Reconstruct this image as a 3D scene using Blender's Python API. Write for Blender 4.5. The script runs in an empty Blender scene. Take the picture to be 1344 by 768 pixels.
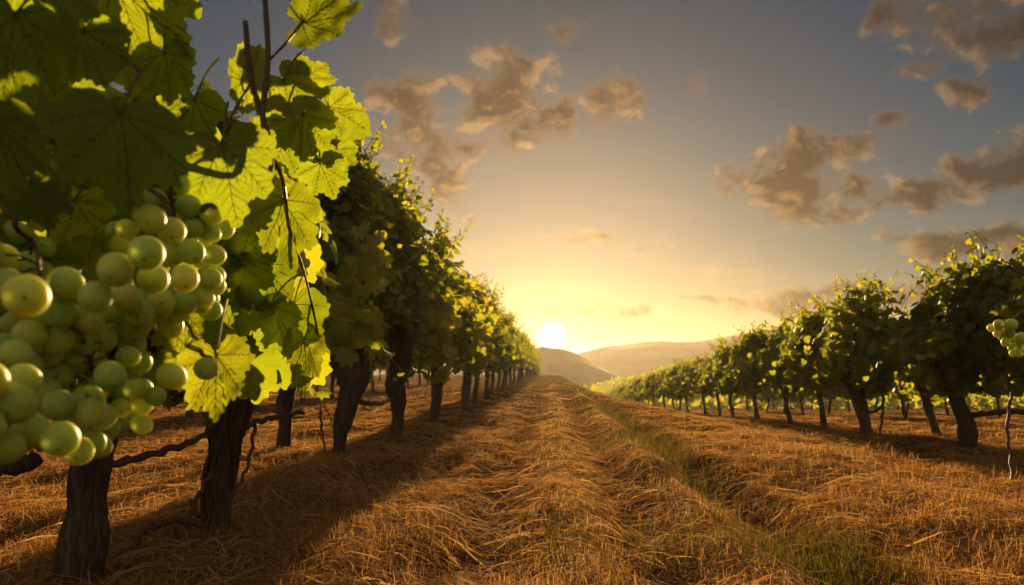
import bpy, math, random
import numpy as np
from mathutils import Vector, noise as mnoise

R = math.radians
sc = bpy.context.scene
COL = sc.collection
F, CX, HY, CAMZ = 1055.0, 722.0, 480.0, 0.85      # focal length / vanishing point of the rows used to survey the place

# ------------------------------------------------------------------ camera
cam = bpy.data.cameras.new("camera")
cam.sensor_width = 36.0
cam.lens = F / 1344 * 36
cam.shift_x = -50 / 1344
cam.shift_y = 96 / 1344
cam.clip_start, cam.clip_end = 0.05, 8000
cam.dof.use_dof = True
cam.dof.focus_distance = 2.2
cam.dof.aperture_fstop = 9.0
camo = bpy.data.objects.new("camera", cam)
COL.objects.link(camo)
camo.location = (0, 0, CAMZ)
camo.rotation_euler = (R(90), 0, 0)
sc.camera = camo

# ------------------------------------------------------------------ exposure, sun, sky
sc.view_settings.view_transform = 'Standard'
sc.view_settings.look = 'None'
sc.view_settings.gamma = 1
sc.view_settings.use_curve_mapping = False
sc.view_settings.exposure = 1.15
sc.render.engine = 'CYCLES'
sc.cycles.use_denoising = True
sc.cycles.max_bounces = 8
sc.cycles.diffuse_bounces = 3
sc.cycles.transmission_bounces = 6
sc.cycles.transparent_max_bounces = 6
sc.cycles.volume_bounces = 0
sc.cycles.sample_clamp_indirect = 6

SUN_EL, SUN_AZ = 6.8, 0.2                # azimuth from +Y towards +X
sd = Vector((math.sin(R(SUN_AZ)) * math.cos(R(SUN_EL)), math.cos(R(SUN_AZ)) * math.cos(R(SUN_EL)), math.sin(R(SUN_EL))))
sl = bpy.data.lights.new("sun", 'SUN')
sl.energy = 5.0
sl.angle = R(0.5)
sl.color = (1.0, 0.66, 0.30)
slo = bpy.data.objects.new("sun", sl)
COL.objects.link(slo)
slo.rotation_euler = sd.to_track_quat('Z', 'Y').to_euler()

SKY_STR = 0.05
world = bpy.data.worlds.new("World")
sc.world = world
world.use_nodes = True
wt = world.node_tree


class NT:
    """small helper to write node trees as expressions"""
    def __init__(s, t):
        s.t = t
        s.n, s.l = t.nodes, t.links

    def put(s, sock, v):
        if hasattr(v, 'is_linked') or isinstance(v, bpy.types.NodeSocket):
            s.l.new(v, sock)
        else:
            sock.default_value = v

    def m(s, op, a, b=0.0, c=None, clamp=False):
        n = s.n.new('ShaderNodeMath'); n.operation = op; n.use_clamp = clamp
        s.put(n.inputs[0], a); s.put(n.inputs[1], b)
        if c is not None: s.put(n.inputs[2], c)
        return n.outputs[0]

    def v(s, op, a, b=None, out=0):
        n = s.n.new('ShaderNodeVectorMath'); n.operation = op
        s.put(n.inputs[0], a)
        if b is not None: s.put(n.inputs[1], b)
        return n.outputs[out]

    def comb(s, x, y, z=0.0):
        n = s.n.new('ShaderNodeCombineXYZ')
        s.put(n.inputs[0], x); s.put(n.inputs[1], y); s.put(n.inputs[2], z)
        return n.outputs[0]

    def noise(s, vec, scale, detail=5.0, rough=0.55, dist=0.0, col=False):
        n = s.n.new('ShaderNodeTexNoise')
        if vec is not None: s.put(n.inputs['Vector'], vec)
        n.inputs['Scale'].default_value = scale
        n.inputs['Detail'].default_value = detail
        n.inputs['Roughness'].default_value = rough
        n.inputs['Distortion'].default_value = dist
        return n.outputs[1 if col else 0]

    def ramp(s, fac, stops, interp='LINEAR'):
        n = s.n.new('ShaderNodeValToRGB')
        n.color_ramp.interpolation = interp
        e = n.color_ramp.elements
        while len(e) < len(stops): e.new(0.5)
        for q, (p, c) in zip(e, stops):
            q.position = p
            q.color = (*c, 1) if len(c) == 3 else c
        s.put(n.inputs[0], fac)
        return n.outputs[0]

    def mix(s, fac, a, b, mode='MIX'):
        n = s.n.new('ShaderNodeMix'); n.data_type = 'RGBA'; n.blend_type = mode
        s.put(n.inputs[0], fac)
        for k, x in ((6, a), (7, b)):
            if isinstance(x, tuple) and len(x) == 3: x = (*x, 1)
            s.put(n.inputs[k], x)
        return n.outputs[2]

    def sstep(s, x, a, b, lo=0.0, hi=1.0):
        n = s.n.new('ShaderNodeMapRange'); n.interpolation_type = 'SMOOTHSTEP'
        s.put(n.inputs[0], x)
        for k, q in ((1, a), (2, b), (3, lo), (4, hi)): s.put(n.inputs[k], q)
        return n.outputs[0]


def build_sky():
    wt.nodes.clear()
    g = NT(wt)
    sky = wt.nodes.new('ShaderNodeTexSky')
    sky.sky_type = 'NISHITA'
    sky.sun_disc = False
    sky.sun_elevation = R(SUN_EL)
    sky.sun_rotation = R(SUN_AZ)
    sky.altitude = 100
    sky.air_density = 1.0
    sky.dust_density = 0.12
    sky.ozone_density = 1.6
    tc = wt.nodes.new('ShaderNodeTexCoord')
    d = g.v('NORMALIZE', tc.outputs['Generated'])
    sep = wt.nodes.new('ShaderNodeSeparateXYZ'); wt.links.new(d, sep.inputs[0])
    x, y, z = sep.outputs
    az = g.m('ARCTAN2', x, y)
    el = g.m('ARCSINE', z)
    P = g.comb(az, el, 0.0)
    warp = g.v('SCALE', g.v('SUBTRACT', g.noise(P, 9.0, 3.0, 0.6, 0.0, True), (0.5, 0.5, 0.5)))
    warp.node.inputs[3].default_value = 0.05
    Pw = g.v('ADD', P, warp)
    blobs = [(540, 128, 55, 42, 1), (552, 185, 66, 38, .8), (668, 128, 72, 62, 1.1), (722, 152, 50, 40, .9), (640, 178, 60, 38, .8),
             (807, 136, 42, 36, 1.0), (588, 238, 36, 40, .9), (566, 212, 32, 32, .8), (1062, 215, 78, 40, 1.0), (1035, 258, 66, 40, 1.0),
             (962, 216, 28, 26, .7), (1138, 250, 40, 26, .9), (1205, 256, 72, 26, 1), (1100, 285, 40, 18, .8), (1262, 116, 36, 24, .8),
             (1168, 163, 18, 13, .75), (918, 108, 18, 15, .7), (742, 42, 36, 16, .65), (522, 18, 34, 34, .75),
             (1300, 25, 95, 48, .85), (1200, 78, 40, 24, .55), (1322, 205, 80, 34, .9), (1300, 322, 120, 26, 1.0), (1190, 318, 45, 10, .8),
             (770, 311, 34, 11, .8), (857, 327, 32, 9, .8), (620, 287, 24, 8, .7), (790, 405, 80, 9, .8), (1085, 393, 140, 18, 1.0),
             (1205, 386, 80, 14, .9), (650, 410, 60, 7, .7), (950, 392, 90, 6, .7), (1180, 20, 40, 30, .6), (-200, 90, 240, 60, .9), (1800, 160, 260, 70, .9)]
    best = None
    for (px, py, rx, ry, w) in blobs:
        a = math.atan((px - CX) / F)
        e = math.atan((HY - py) / F * math.cos(a))
        q = g.v('MULTIPLY', g.v('SUBTRACT', Pw, (a, e, 0)), (F / rx * 1.12, F / ry * 1.12, 0))
        val = g.m('MULTIPLY_ADD', g.v('DOT_PRODUCT', q, q, 1), -0.55 * w, w)
        best = val if best is None else g.m('MAXIMUM', best, val)
    EL2, AZ2 = math.atan((HY - 441) / F), math.atan((725 - CX) / F)     # the sun's visible disc
    s2 = (math.sin(AZ2) * math.cos(EL2), math.cos(AZ2) * math.cos(EL2), math.sin(EL2))
    ang = g.m('ARCCOSINE', g.m('MINIMUM', g.v('DOT_PRODUCT', d, s2, 1), 0.9999999))
    tosun = g.v('NORMALIZE', g.v('SUBTRACT', (AZ2, EL2, 0), P))
    Pst = g.v('MULTIPLY', Pw, (1.0, 1.35, 1.0))
    n1 = g.noise(Pst, 19.0, 8.0, 0.56)
    off = g.v('SCALE', tosun); off.node.inputs[3].default_value = 0.013
    n2 = g.noise(g.v('ADD', Pst, off), 19.0, 3.0, 0.5)
    dens = g.m('ADD', best, g.m('MULTIPLY', g.m('SUBTRACT', n1, 0.5), 2.7))
    mask = g.sstep(dens, 0.16, 1.0)
    core = g.sstep(dens, 0.30, 1.05)
    lit = g.sstep(g.m('SUBTRACT', n1, n2), 0.0, 0.17)
    # thin high cirrus streaks
    Pc = g.v('MULTIPLY', Pw, (3.0, 13.0, 1.0))
    cir = g.m('MULTIPLY', g.sstep(g.noise(Pc, 2.2, 7.0, 0.6, 0.4), 0.50, 0.85), 0.30)
    cir = g.m('MULTIPLY', cir, g.sstep(el, 0.30, 0.10))
    near = g.m('POWER', 2.718, g.m('MULTIPLY', ang, -3.4))
    hs = wt.nodes.new('ShaderNodeHueSaturation')
    hs.inputs['Saturation'].default_value = 1.2
    hs.inputs['Value'].default_value = 0.24
    wt.links.new(sky.outputs[0], hs.inputs['Color'])
    skyc = hs.outputs[0]

    def glow(width, col, power):
        q = g.m('POWER', 2.718, g.m('MULTIPLY', g.m('POWER', g.m('DIVIDE', ang, width), power), -1.0))
        return g.mix(1.0, g.comb(*col), g.comb(q, q, q), 'MULTIPLY')
    for gw, gc, gp in ((0.25, (2.7, 1.62, .60), 2.0), (0.030, (11.0, 6.0, 1.6), 1.0)):
        skyc = g.mix(1.0, skyc, glow(gw, gc, gp), 'ADD')
    band = g.m('MULTIPLY', g.m('POWER', 2.718, g.m('MULTIPLY', g.m('MAXIMUM', el, 0.0), -9.0)), g.m('POWER', 2.718, g.m('MULTIPLY', g.m('MULTIPLY', ang, ang), -2.6)))
    skyc = g.mix(1.0, skyc, g.mix(1.0, (3.4, 1.85, .62), g.comb(band, band, band), 'MULTIPLY'), 'ADD')
    rim = g.mix(near, (1.2, 0.88, 0.54), (18.0, 9.4, 3.0))
    dark = g.mix(near, (0.16, 0.17, 0.20), (2.2, 1.05, 0.36))
    edge = g.m('SUBTRACT', 1.0, core)
    bright = g.m('ADD', g.m('MULTIPLY', edge, 0.30), g.m('MULTIPLY', lit, g.m('MULTIPLY_ADD', edge, 0.55, 0.32)), None, True)
    cc = g.mix(bright, dark, rim)
    c = g.mix(cir, skyc, rim)
    c = g.mix(g.m('MULTIPLY', mask, 0.94), c, cc)
    # unseen bright cloud over and behind the camera, added as fill light
    rear_fill = g.sstep(g.m('ADD', g.m('MULTIPLY', y, -1.0), g.m('MULTIPLY', z, 0.75)), -0.05, 0.6)
    fill_patches = g.sstep(g.noise(d, 2.6, 7.0, 0.6), 0.36, 0.60)
    c = g.mix(g.m('MULTIPLY', rear_fill, fill_patches), c, (4.3, 3.6, 2.9))
    disc = g.sstep(ang, 0.0185, 0.0085)
    c = g.mix(disc, c, (60.0, 52.0, 34.0))
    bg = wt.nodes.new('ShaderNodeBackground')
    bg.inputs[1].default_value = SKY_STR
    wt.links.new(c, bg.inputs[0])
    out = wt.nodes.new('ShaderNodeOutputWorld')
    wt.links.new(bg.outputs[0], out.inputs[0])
    world.cycles.sampling_method = 'MANUAL'
    world.cycles.sample_map_resolution = 1024


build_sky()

# ------------------------------------------------------------------ helpers
rng = np.random.default_rng(11)
random.seed(5)


def W(px, py, d):
    return np.array([(px - CX) / F * d, d, CAMZ + (HY - py) / F * d])


def tag(o, label=None, cat=None, group=None, kind=None):
    if label: o['label'] = label
    if cat: o['category'] = cat
    if group: o['group'] = group
    if kind: o['kind'] = kind
    return o


def empty(name, loc, rz=0.0):
    o = bpy.data.objects.new(name, None)
    COL.objects.link(o)
    o.location = loc
    o.rotation_euler = (0, 0, rz)
    o.empty_display_size = 0.1
    return o


def link(name, me, parent=None, loc=None):
    o = bpy.data.objects.new(name, me)
    COL.objects.link(o)
    if parent is not None: o.parent = parent
    if loc is not None: o.location = loc
    return o


class MB:
    """collects vertices, triangles and quads into one mesh"""
    def __init__(s):
        s.V, s.T, s.Q, s.tm, s.qm, s.tint, s.n = [], [], [], [], [], [], 0

    def add(s, v, tri=None, quad=None, mat=0, tint=0.5):
        v = np.asarray(v, dtype=np.float64).reshape(-1, 3)
        s.V.append(v)
        s.tint.append(np.broadcast_to(np.asarray(tint, dtype=np.float64), (len(v),)))
        if tri is not None and len(tri):
            t = np.asarray(tri).reshape(-1, 3) + s.n
            s.T.append(t); s.tm.append(np.full(len(t), mat))
        if quad is not None and len(quad):
            q = np.asarray(quad).reshape(-1, 4) + s.n
            s.Q.append(q); s.qm.append(np.full(len(q), mat))
        s.n += len(v)
        return s

    def tube(s, pts, rad, seg=6, mat=0, tint=0.5, cap=True, ridge=0.0, seed=0):
        pts = np.asarray(pts, dtype=float)
        n = len(pts)
        rad = np.broadcast_to(np.asarray(rad, dtype=float), (n,))
        tan = np.gradient(pts, axis=0)
        tan /= np.linalg.norm(tan, axis=1)[:, None] + 1e-12
        ref = np.array([1.0, 0.0, 0.0]) if abs(tan[0][0]) < 0.8 else np.array([0, 0, 1.0])
        u = np.cross(tan[0], ref); u /= np.linalg.norm(u)
        V = np.zeros((n, seg, 3))
        th = np.arange(seg) / seg * 2 * np.pi
        L = 0.0
        for i in range(n):
            u = u - tan[i] * np.dot(u, tan[i]); u /= np.linalg.norm(u) + 1e-12
            w = np.cross(tan[i], u)
            if i: L += np.linalg.norm(pts[i] - pts[i - 1])
            k = np.ones(seg)
            if ridge:
                tw = th + L * 0.9
                k = 1 + ridge * (0.55 * np.sin(3 * tw + seed) + 0.5 * np.sin(7 * tw + 2.1 * seed + 2.0 * np.sin(L * 6 + seed)) + 0.35 * np.sin(13 * tw + seed * 3 + 3 * np.sin(L * 11)))
                k += ridge * 0.9 * np.array([mnoise.noise((math.cos(t) * 1.6 + seed * 7, math.sin(t) * 1.6, L * 9)) for t in th])
            V[i] = pts[i] + rad[i] * k[:, None] * (np.cos(th)[:, None] * u + np.sin(th)[:, None] * w)
        q = []
        for i in range(n - 1):
            a = i * seg + np.arange(seg)
            b = i * seg + (np.arange(seg) + 1) % seg
            q.append(np.stack([a, b, b + seg, a + seg], 1))
        V = V.reshape(-1, 3)
        tri = None
        if cap:
            V = np.vstack([V, pts[0], pts[-1]])
            a = np.arange(seg); b = (a + 1) % seg
            tri = np.vstack([np.stack([b, a, np.full(seg, n * seg)], 1), np.stack([a + (n - 1) * seg, b + (n - 1) * seg, np.full(seg, n * seg + 1)], 1)])
        return s.add(V, tri, np.vstack(q), mat, tint)

    def mesh(s, name, mats, smooth=True):
        me = bpy.data.meshes.new(name)
        V = np.vstack(s.V)
        T = np.vstack(s.T) if s.T else np.zeros((0, 3), int)
        Q = np.vstack(s.Q) if s.Q else np.zeros((0, 4), int)
        mi = np.concatenate([np.concatenate(s.tm) if s.tm else np.zeros(0), np.concatenate(s.qm) if s.qm else np.zeros(0)]).astype(np.int32)
        me.vertices.add(len(V)); me.vertices.foreach_set('co', V.astype(np.float32).ravel())
        loops = np.concatenate([T.ravel(), Q.ravel()]).astype(np.int32)
        me.loops.add(len(loops)); me.loops.foreach_set('vertex_index', loops)
        np_ = len(T) + len(Q)
        me.polygons.add(np_)
        st = np.concatenate([np.arange(len(T)) * 3, len(T) * 3 + np.arange(len(Q)) * 4]).astype(np.int32)
        me.polygons.foreach_set('loop_start', st)
        me.polygons.foreach_set('material_index', mi)
        if smooth: me.polygons.foreach_set('use_smooth', np.ones(np_, bool))
        me.update(calc_edges=True)
        a = me.attributes.new('tint', 'FLOAT', 'POINT')
        a.data.foreach_set('value', np.concatenate(s.tint).astype(np.float32))
        for m in (mats if isinstance(mats, (list, tuple)) else [mats]): me.materials.append(m)
        return me

    def obj(s, name, mats, parent=None, smooth=True, loc=None):
        return link(name, s.mesh(name, mats, smooth), parent, loc)


def catmull(P, n):
    P = np.asarray(P, float)
    t = np.linspace(0, len(P) - 1, n)
    i = np.clip(t.astype(int), 0, len(P) - 2)
    f = (t - i)[:, None] if P.ndim > 1 else t - i
    p0, p1, p2, p3 = P[np.maximum(i - 1, 0)], P[i], P[i + 1], P[np.minimum(i + 2, len(P) - 1)]
    return 0.5 * (2 * p1 + (p2 - p0) * f + (2 * p0 - 5 * p1 + 4 * p2 - p3) * f ** 2 + (3 * p1 - p0 - 3 * p2 + p3) * f ** 3)


def vnoise(x, y, seed=0):
    """value noise on a lattice, vectorised, about -1..1"""
    xi, yi = np.floor(x).astype(np.int64), np.floor(y).astype(np.int64)
    fx, fy = x - xi, y - yi
    fx, fy = fx * fx * (3 - 2 * fx), fy * fy * (3 - 2 * fy)

    def h(a, b):
        k = (a * 374761393 + b * 668265263 + seed * 982451653) & 0x7fffffff
        k = ((k ^ (k >> 13)) * 1274126177) & 0x7fffffff
        return ((k ^ (k >> 16)) & 0xffff) / 32767.5 - 1
    return (h(xi, yi) * (1 - fx) + h(xi + 1, yi) * fx) * (1 - fy) + (h(xi, yi + 1) * (1 - fx) + h(xi + 1, yi + 1) * fx) * fy


def fbm(x, y, seed=0, oc=4):
    return sum(vnoise(x * 2 ** k, y * 2 ** k, seed + k) * 0.5 ** k for k in range(oc))


def sst(x, a, b):
    t = np.clip((x - a) / (b - a), 0, 1)
    return t * t * (3 - 2 * t)


def ground_z(x, y, bumps=True):
    x, y = np.asarray(x, float), np.asarray(y, float)
    D = np.interp(y, [0, 5, 8.7, 12, 17, 24, 30, 36, 60, 120, 400, 3000], [0, 0, .07, .16, .33, .65, .90, 1.2, 2.7, 5.2, 6.2, 6.2])
    Dl = np.interp(y, [0, 70, 120, 220, 3000], [0, 0, 2.0, 6.2, 6.2])
    S = sst(x, 0.7, 4.4)
    z = -(D * S + np.minimum(Dl, D + 9) * (1 - S))
    near = 1 - sst(y, 40, 90)
    ridge = 0.03 * np.exp(-((x - 0.12) / .16) ** 2) + 0.045 * np.exp(-((x - .82) / .17) ** 2) - 0.055 * np.exp(-((x + .33) / .2) ** 2) - 0.05 * np.exp(-((x - .47) / .17) ** 2) - 0.10 * np.exp(-((x - 1.15) / .19) ** 2)
    wob = 0.10 * np.sin(y * 0.23) + 0.05 * np.sin(y * 0.61 + 1)
    ridge2 = 0.05 * np.exp(-((x + wob - 2.4) / .35) ** 2)
    berm = 0.09 * np.exp(-((x + 1.6) / .45) ** 2) + 0.08 * np.exp(-((x - 4.15) / .5) ** 2)
    z = z + near * (ridge + ridge2 + berm)
    if bumps:
        z = z + near * (0.042 * fbm(x * 1.2, y * .55, 3, 3) + 0.019 * fbm(x * 4.0, y * 2.2, 9, 3) * (1 - sst(y, 14, 30)))
    return z


# ------------------------------------------------------------------ materials
def newmat(name):
    m = bpy.data.materials.new(name)
    m.use_nodes = True
    m.node_tree.nodes.clear()
    return m, NT(m.node_tree)


def finish(m, g, shader):
    o = g.n.new('ShaderNodeOutputMaterial')
    g.l.new(shader, o.inputs[0])
    return m


def principled(g, col, rough=0.6, spec=0.3, normal=None, **kw):
    n = g.n.new('ShaderNodeBsdfPrincipled')
    if isinstance(col, tuple): col = (*col[:3], 1)
    g.put(n.inputs['Base Color'], col)
    g.put(n.inputs['Roughness'], rough)
    g.put(n.inputs['Specular IOR Level'], spec)
    if normal is not None: g.l.new(normal, n.inputs['Normal'])
    for k, q in kw.items(): g.put(n.inputs[k.replace('_', ' ')], q)
    return n.outputs[0]


def bump(g, h, strength=0.5, dist=0.01):
    n = g.n.new('ShaderNodeBump')
    n.inputs['Strength'].default_value = strength
    n.inputs['Distance'].default_value = dist
    g.l.new(h, n.inputs['Height'])
    return n.outputs[0]


def attr(g, name='tint'):
    n = g.n.new('ShaderNodeAttribute')
    n.attribute_name = name
    return n.outputs['Fac']


def objco(g):
    return g.n.new('ShaderNodeTexCoord').outputs['Object']


def leaf_mat(name, refl, trans, fac, fine=False, nscale=40):
    m, g = newmat(name)
    t = attr(g)
    co = objco(g)
    n = g.noise(co, nscale, 4.0, 0.6)
    tt = g.m('ADD', t, g.m('MULTIPLY', g.m('SUBTRACT', n, 0.5), 0.5))
    rc = g.ramp(tt, refl)
    tcx = g.ramp(tt, trans)
    normal = None
    if fine:
        vo = g.n.new('ShaderNodeTexVoronoi'); vo.feature = 'DISTANCE_TO_EDGE'
        g.put(vo.inputs['Vector'], co); vo.inputs['Scale'].default_value = 260
        cell = g.sstep(vo.outputs[0], 0.0, 0.12)
        tcx = g.mix(1.0, tcx, g.mix(cell, (0.82, 0.82, 0.7), (1.03, 1.03, 1.03)), 'MULTIPLY')
        big = g.noise(co, 900, 2.0, 0.6)
        normal = bump(g, g.m('ADD', g.m('MULTIPLY', cell, 0.6), g.m('MULTIPLY', big, 0.5)), 0.35, 0.0012)
    p = principled(g, rc, 0.62 if fine else 0.55, 0.22, normal)
    tr = g.n.new('ShaderNodeBsdfTranslucent')
    g.put(tr.inputs[0], tcx)
    if normal is not None: g.l.new(normal, tr.inputs['Normal'])
    mx = g.n.new('ShaderNodeMixShader')
    mx.inputs[0].default_value = fac
    g.l.new(p, mx.inputs[1]); g.l.new(tr.outputs[0], mx.inputs[2])
    return finish(m, g, mx.outputs[0])


M = {}
M['leaf_near'] = leaf_mat('large_leaf', [(0, (.040, .072, .012)), (.5, (.060, .100, .016)), (1, (.12, .15, .024))],
                          [(0, (.29, .40, .012)), (.5, (.45, .54, .016)), (1, (.66, .66, .022))], 0.5, True, 30)
M['leaf'] = leaf_mat('leaf', [(0, (.055, .075, .016)), (.55, (.085, .110, .022)), (.85, (.13, .14, .028)), (1, (.20, .12, .028))],
                     [(0, (.32, .40, .012)), (.55, (.52, .54, .016)), (.85, (.72, .62, .02)), (1, (.68, .42, .02))], 0.5, False, 6)


def m_bark():
    m, g = newmat('vine_bark')
    co = objco(g)
    st = g.v('MULTIPLY', co, (1.0, 1.0, 0.12))
    n1 = g.noise(st, 70, 6, 0.65, 0.6)
    n2 = g.noise(co, 9, 4, 0.6)
    c = g.ramp(n1, [(0.25, (.030, .020, .014)), (0.5, (.085, .055, .036)), (0.75, (.19, .130, .085))])
    c = g.mix(g.sstep(n2, .5, .75), c, (.085, .07, .055))
    return finish(m, g, principled(g, c, 0.9, 0.15, bump(g, n1, 1.0, 0.012)))


def m_cane():
    m, g = newmat('cane')
    co = objco(g)
    n1 = g.noise(co, 60, 4, 0.6)
    c = g.ramp(n1, [(.3, (.055, .026, .013)), (.7, (.14, .07, .033))])
    return finish(m, g, principled(g, c, 0.6, 0.3, bump(g, n1, .5, .003)))


def m_vein():
    m, g = newmat('leaf_vein')
    p = principled(g, (.13, .15, .04), 0.5, 0.3)
    tr = g.n.new('ShaderNodeBsdfTranslucent'); tr.inputs[0].default_value = (.38, .32, .025, 1)
    mx = g.n.new('ShaderNodeMixShader'); mx.inputs[0].default_value = .5
    g.l.new(p, mx.inputs[1]); g.l.new(tr.outputs[0], mx.inputs[2])
    return finish(m, g, mx.outputs[0])


def m_grape():
    m, g = newmat('grape_skin')
    co = objco(g)
    inf = g.n.new('ShaderNodeObjectInfo').outputs['Random']
    n = g.noise(g.v('ADD', co, g.comb(inf, inf, inf)), 2.2, 3, 0.6)
    bl = g.noise(co, 60, 5, 0.7)
    t = g.m('ADD', g.m('MULTIPLY', inf, 0.55), g.m('MULTIPLY', n, 0.5))
    c = g.ramp(t, [(.2, (.28, .43, .06)), (.55, (.42, .52, .07)), (.9, (.60, .59, .085))])
    c = g.mix(g.m('MULTIPLY', g.sstep(n, .42, .62), .15), c, (.55, .55, .30))
    rough = g.m('MULTIPLY_ADD', bl, .35, .36)
    p = principled(g, c, rough, 0.30, bump(g, bl, .06, .004), Subsurface_Weight=0.9, Subsurface_Scale=1.0, Transmission_Weight=0.14)
    n_ = p.node
    n_.inputs['Subsurface Radius'].default_value = (.030, .026, .005)
    return finish(m, g, p)


def straw_mat(name, refl, trans, fac):
    m, g = newmat(name)
    t = attr(g)
    d = principled(g, g.ramp(t, refl), 0.8, 0.04)
    tr = g.n.new('ShaderNodeBsdfTranslucent'); g.put(tr.inputs[0], g.ramp(t, trans))
    mx = g.n.new('ShaderNodeMixShader'); mx.inputs[0].default_value = fac
    g.l.new(d, mx.inputs[1]); g.l.new(tr.outputs[0], mx.inputs[2])
    return finish(m, g, mx.outputs[0])


M['bark'], M['cane'], M['vein'], M['grape'] = m_bark(), m_cane(), m_vein(), m_grape()
M['straw'] = straw_mat('dry_straw', [(0, (.11, .046, .016)), (.5, (.30, .142, .045)), (1, (.64, .39, .155))],
                       [(0, (.25, .10, .025)), (.5, (.58, .28, .06)), (1, (.82, .50, .15))], .45)
M['green_grass'] = straw_mat('green_grass', [(0, (.035, .036, .009)), (.5, (.070, .062, .016)), (1, (.20, .13, .042))],
                             [(0, (.08, .085, .008)), (.5, (.16, .135, .016)), (1, (.38, .23, .05))], .4)


def m_ground():
    m, g = newmat('straw_covered_earth')
    co = objco(g)
    sep = g.n.new('ShaderNodeSeparateXYZ'); g.l.new(co, sep.inputs[0])
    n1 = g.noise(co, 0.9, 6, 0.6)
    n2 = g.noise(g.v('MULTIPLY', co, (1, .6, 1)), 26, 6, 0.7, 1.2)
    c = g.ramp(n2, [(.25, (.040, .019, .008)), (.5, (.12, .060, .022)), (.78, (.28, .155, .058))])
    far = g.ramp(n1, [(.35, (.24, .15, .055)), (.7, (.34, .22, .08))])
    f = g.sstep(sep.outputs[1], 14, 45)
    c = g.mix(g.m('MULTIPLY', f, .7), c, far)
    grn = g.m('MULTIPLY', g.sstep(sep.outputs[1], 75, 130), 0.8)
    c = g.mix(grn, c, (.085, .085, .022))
    return finish(m, g, principled(g, c, 1.0, 0.0, bump(g, n2, 1.0, .05)))


def m_hill(name, a, b, scale):
    m, g = newmat(name)
    n = g.noise(objco(g), scale, 7, 0.62)
    return finish(m, g, principled(g, g.ramp(n, [(.3, a), (.7, b)]), 0.95, 0.05))


M['ground'] = m_ground()
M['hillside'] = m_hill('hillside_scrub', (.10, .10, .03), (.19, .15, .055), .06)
M['mountain'] = m_hill('mountain_slope', (.12, .10, .05), (.22, .165, .08), .03)
m_, g_ = newmat('galvanised_steel')
M['steel'] = finish(m_, g_, principled(g_, (.25, .24, .23), .5, .5, None, Metallic=0.7))

# ------------------------------------------------------------------ ground, hills
def axis(parts):
    out = []
    for a, b, n, p in parts: out.append(a + (b - a) * np.linspace(0, 1, n, endpoint=False) ** p)
    return np.concatenate(out + [[parts[-1][1]]])


def sheet(name, xs, ys, zf, mat):
    X, Y = np.meshgrid(xs, ys)
    Z = zf(X, Y)
    nx, ny = len(xs), len(ys)
    i, j = np.meshgrid(np.arange(nx - 1), np.arange(ny - 1))
    a = (j * nx + i).ravel()
    q = np.stack([a, a + 1, a + nx + 1, a + nx], 1)
    mb = MB().add(np.stack([X.ravel(), Y.ravel(), Z.ravel()], 1), None, q)
    return mb.obj(name, mat)


xs = axis([(-1700, -60, 30, .5), (-60, -8, 60, .75), (-8, -4, 40, 1), (-4, 6, 200, 1), (6, 12, 60, 1), (12, 60, 60, 1.4), (60, 1700, 30, 2)])
ys = axis([(-300, -10, 20, .6), (-10, 2.4, 40, 1), (2.4, 12, 240, 1), (12, 30, 200, 1.2), (30, 120, 120, 1.2), (120, 1700, 60, 1.8)])
go = sheet('ground', xs, ys, ground_z, M['ground'])
tag(go, kind='structure')


def hill_ridge(name, prof, dist, depth, xr, nx, ny, mat, rough, seed, lean=0.0):
    """a ridge whose crest follows surveyed heights, with slopes in front and behind"""
    pp = np.array(prof, float)
    cx = (pp[:, 0] - CX) / F * dist
    cz = CAMZ + (HY - pp[:, 1]) / F * dist
    xs = np.linspace(xr[0], xr[1], nx)
    ys = np.linspace(dist - depth, dist + depth, ny)

    def zf(X, Y):
        h = np.interp(X, cx, cz) + rough * fbm(X / dist * 26, Y / dist * 26, seed, 5)
        t = np.abs(Y - dist - lean * fbm(X / dist * 6, X * 0, seed + 5, 2)) / depth
        prof_ = 1 - sst(t, 0, 1)
        base = -9.0
        return base + (h - base) * prof_ + rough * 1.2 * prof_ * (1 - prof_) * fbm(X / dist * 40, Y / dist * 40, seed + 3, 4)
    return tag(sheet(name, xs, ys, zf, mat), kind='structure')


hill_ridge('hill', [(400, 500), (600, 478), (660, 470), (692, 461), (712, 456), (735, 459), (760, 468), (790, 484), (815, 497), (850, 512), (1100, 530)],
           230, 75, (-90, 80), 160, 60, M['hillside'], 0.5, 21)
hill_ridge('mountain', [(200, 470), (600, 468), (700, 470), (752, 466), (790, 456), (830, 453), (850, 450), (870, 449), (885, 452), (930, 446), (985, 438), (1040, 433), (1075, 431), (1130, 425), (1250, 418), (1500, 416), (2400, 420)],
           430, 160, (-330, 560), 300, 90, M['mountain'], 0.9, 33, 20)


def hillside_z(X, Y):
    pp = np.array([(735, 513), (760, 507), (800, 500), (840, 491), (880, 480), (905, 473), (950, 464), (1000, 458), (1100, 448), (1344, 430), (1700, 420)], float)
    cx = (pp[:, 0] - CX) / F * 170
    cz = CAMZ + (HY - pp[:, 1]) / F * 170
    h = np.interp(X, cx, cz) - 1.6 + 0.3 * fbm(X / 9, Y / 30, 41, 3)
    base = -7.6
    up = sst(Y, 62, 170) ** 0.9
    dn = 1 - sst(Y, 170, 320)
    return base + (h - base) * np.where(Y < 170, up, dn)


tag(sheet('hillside', np.linspace(-6, 260, 170), np.linspace(62, 330, 120), hillside_z, M['hillside']), kind='structure')

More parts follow.
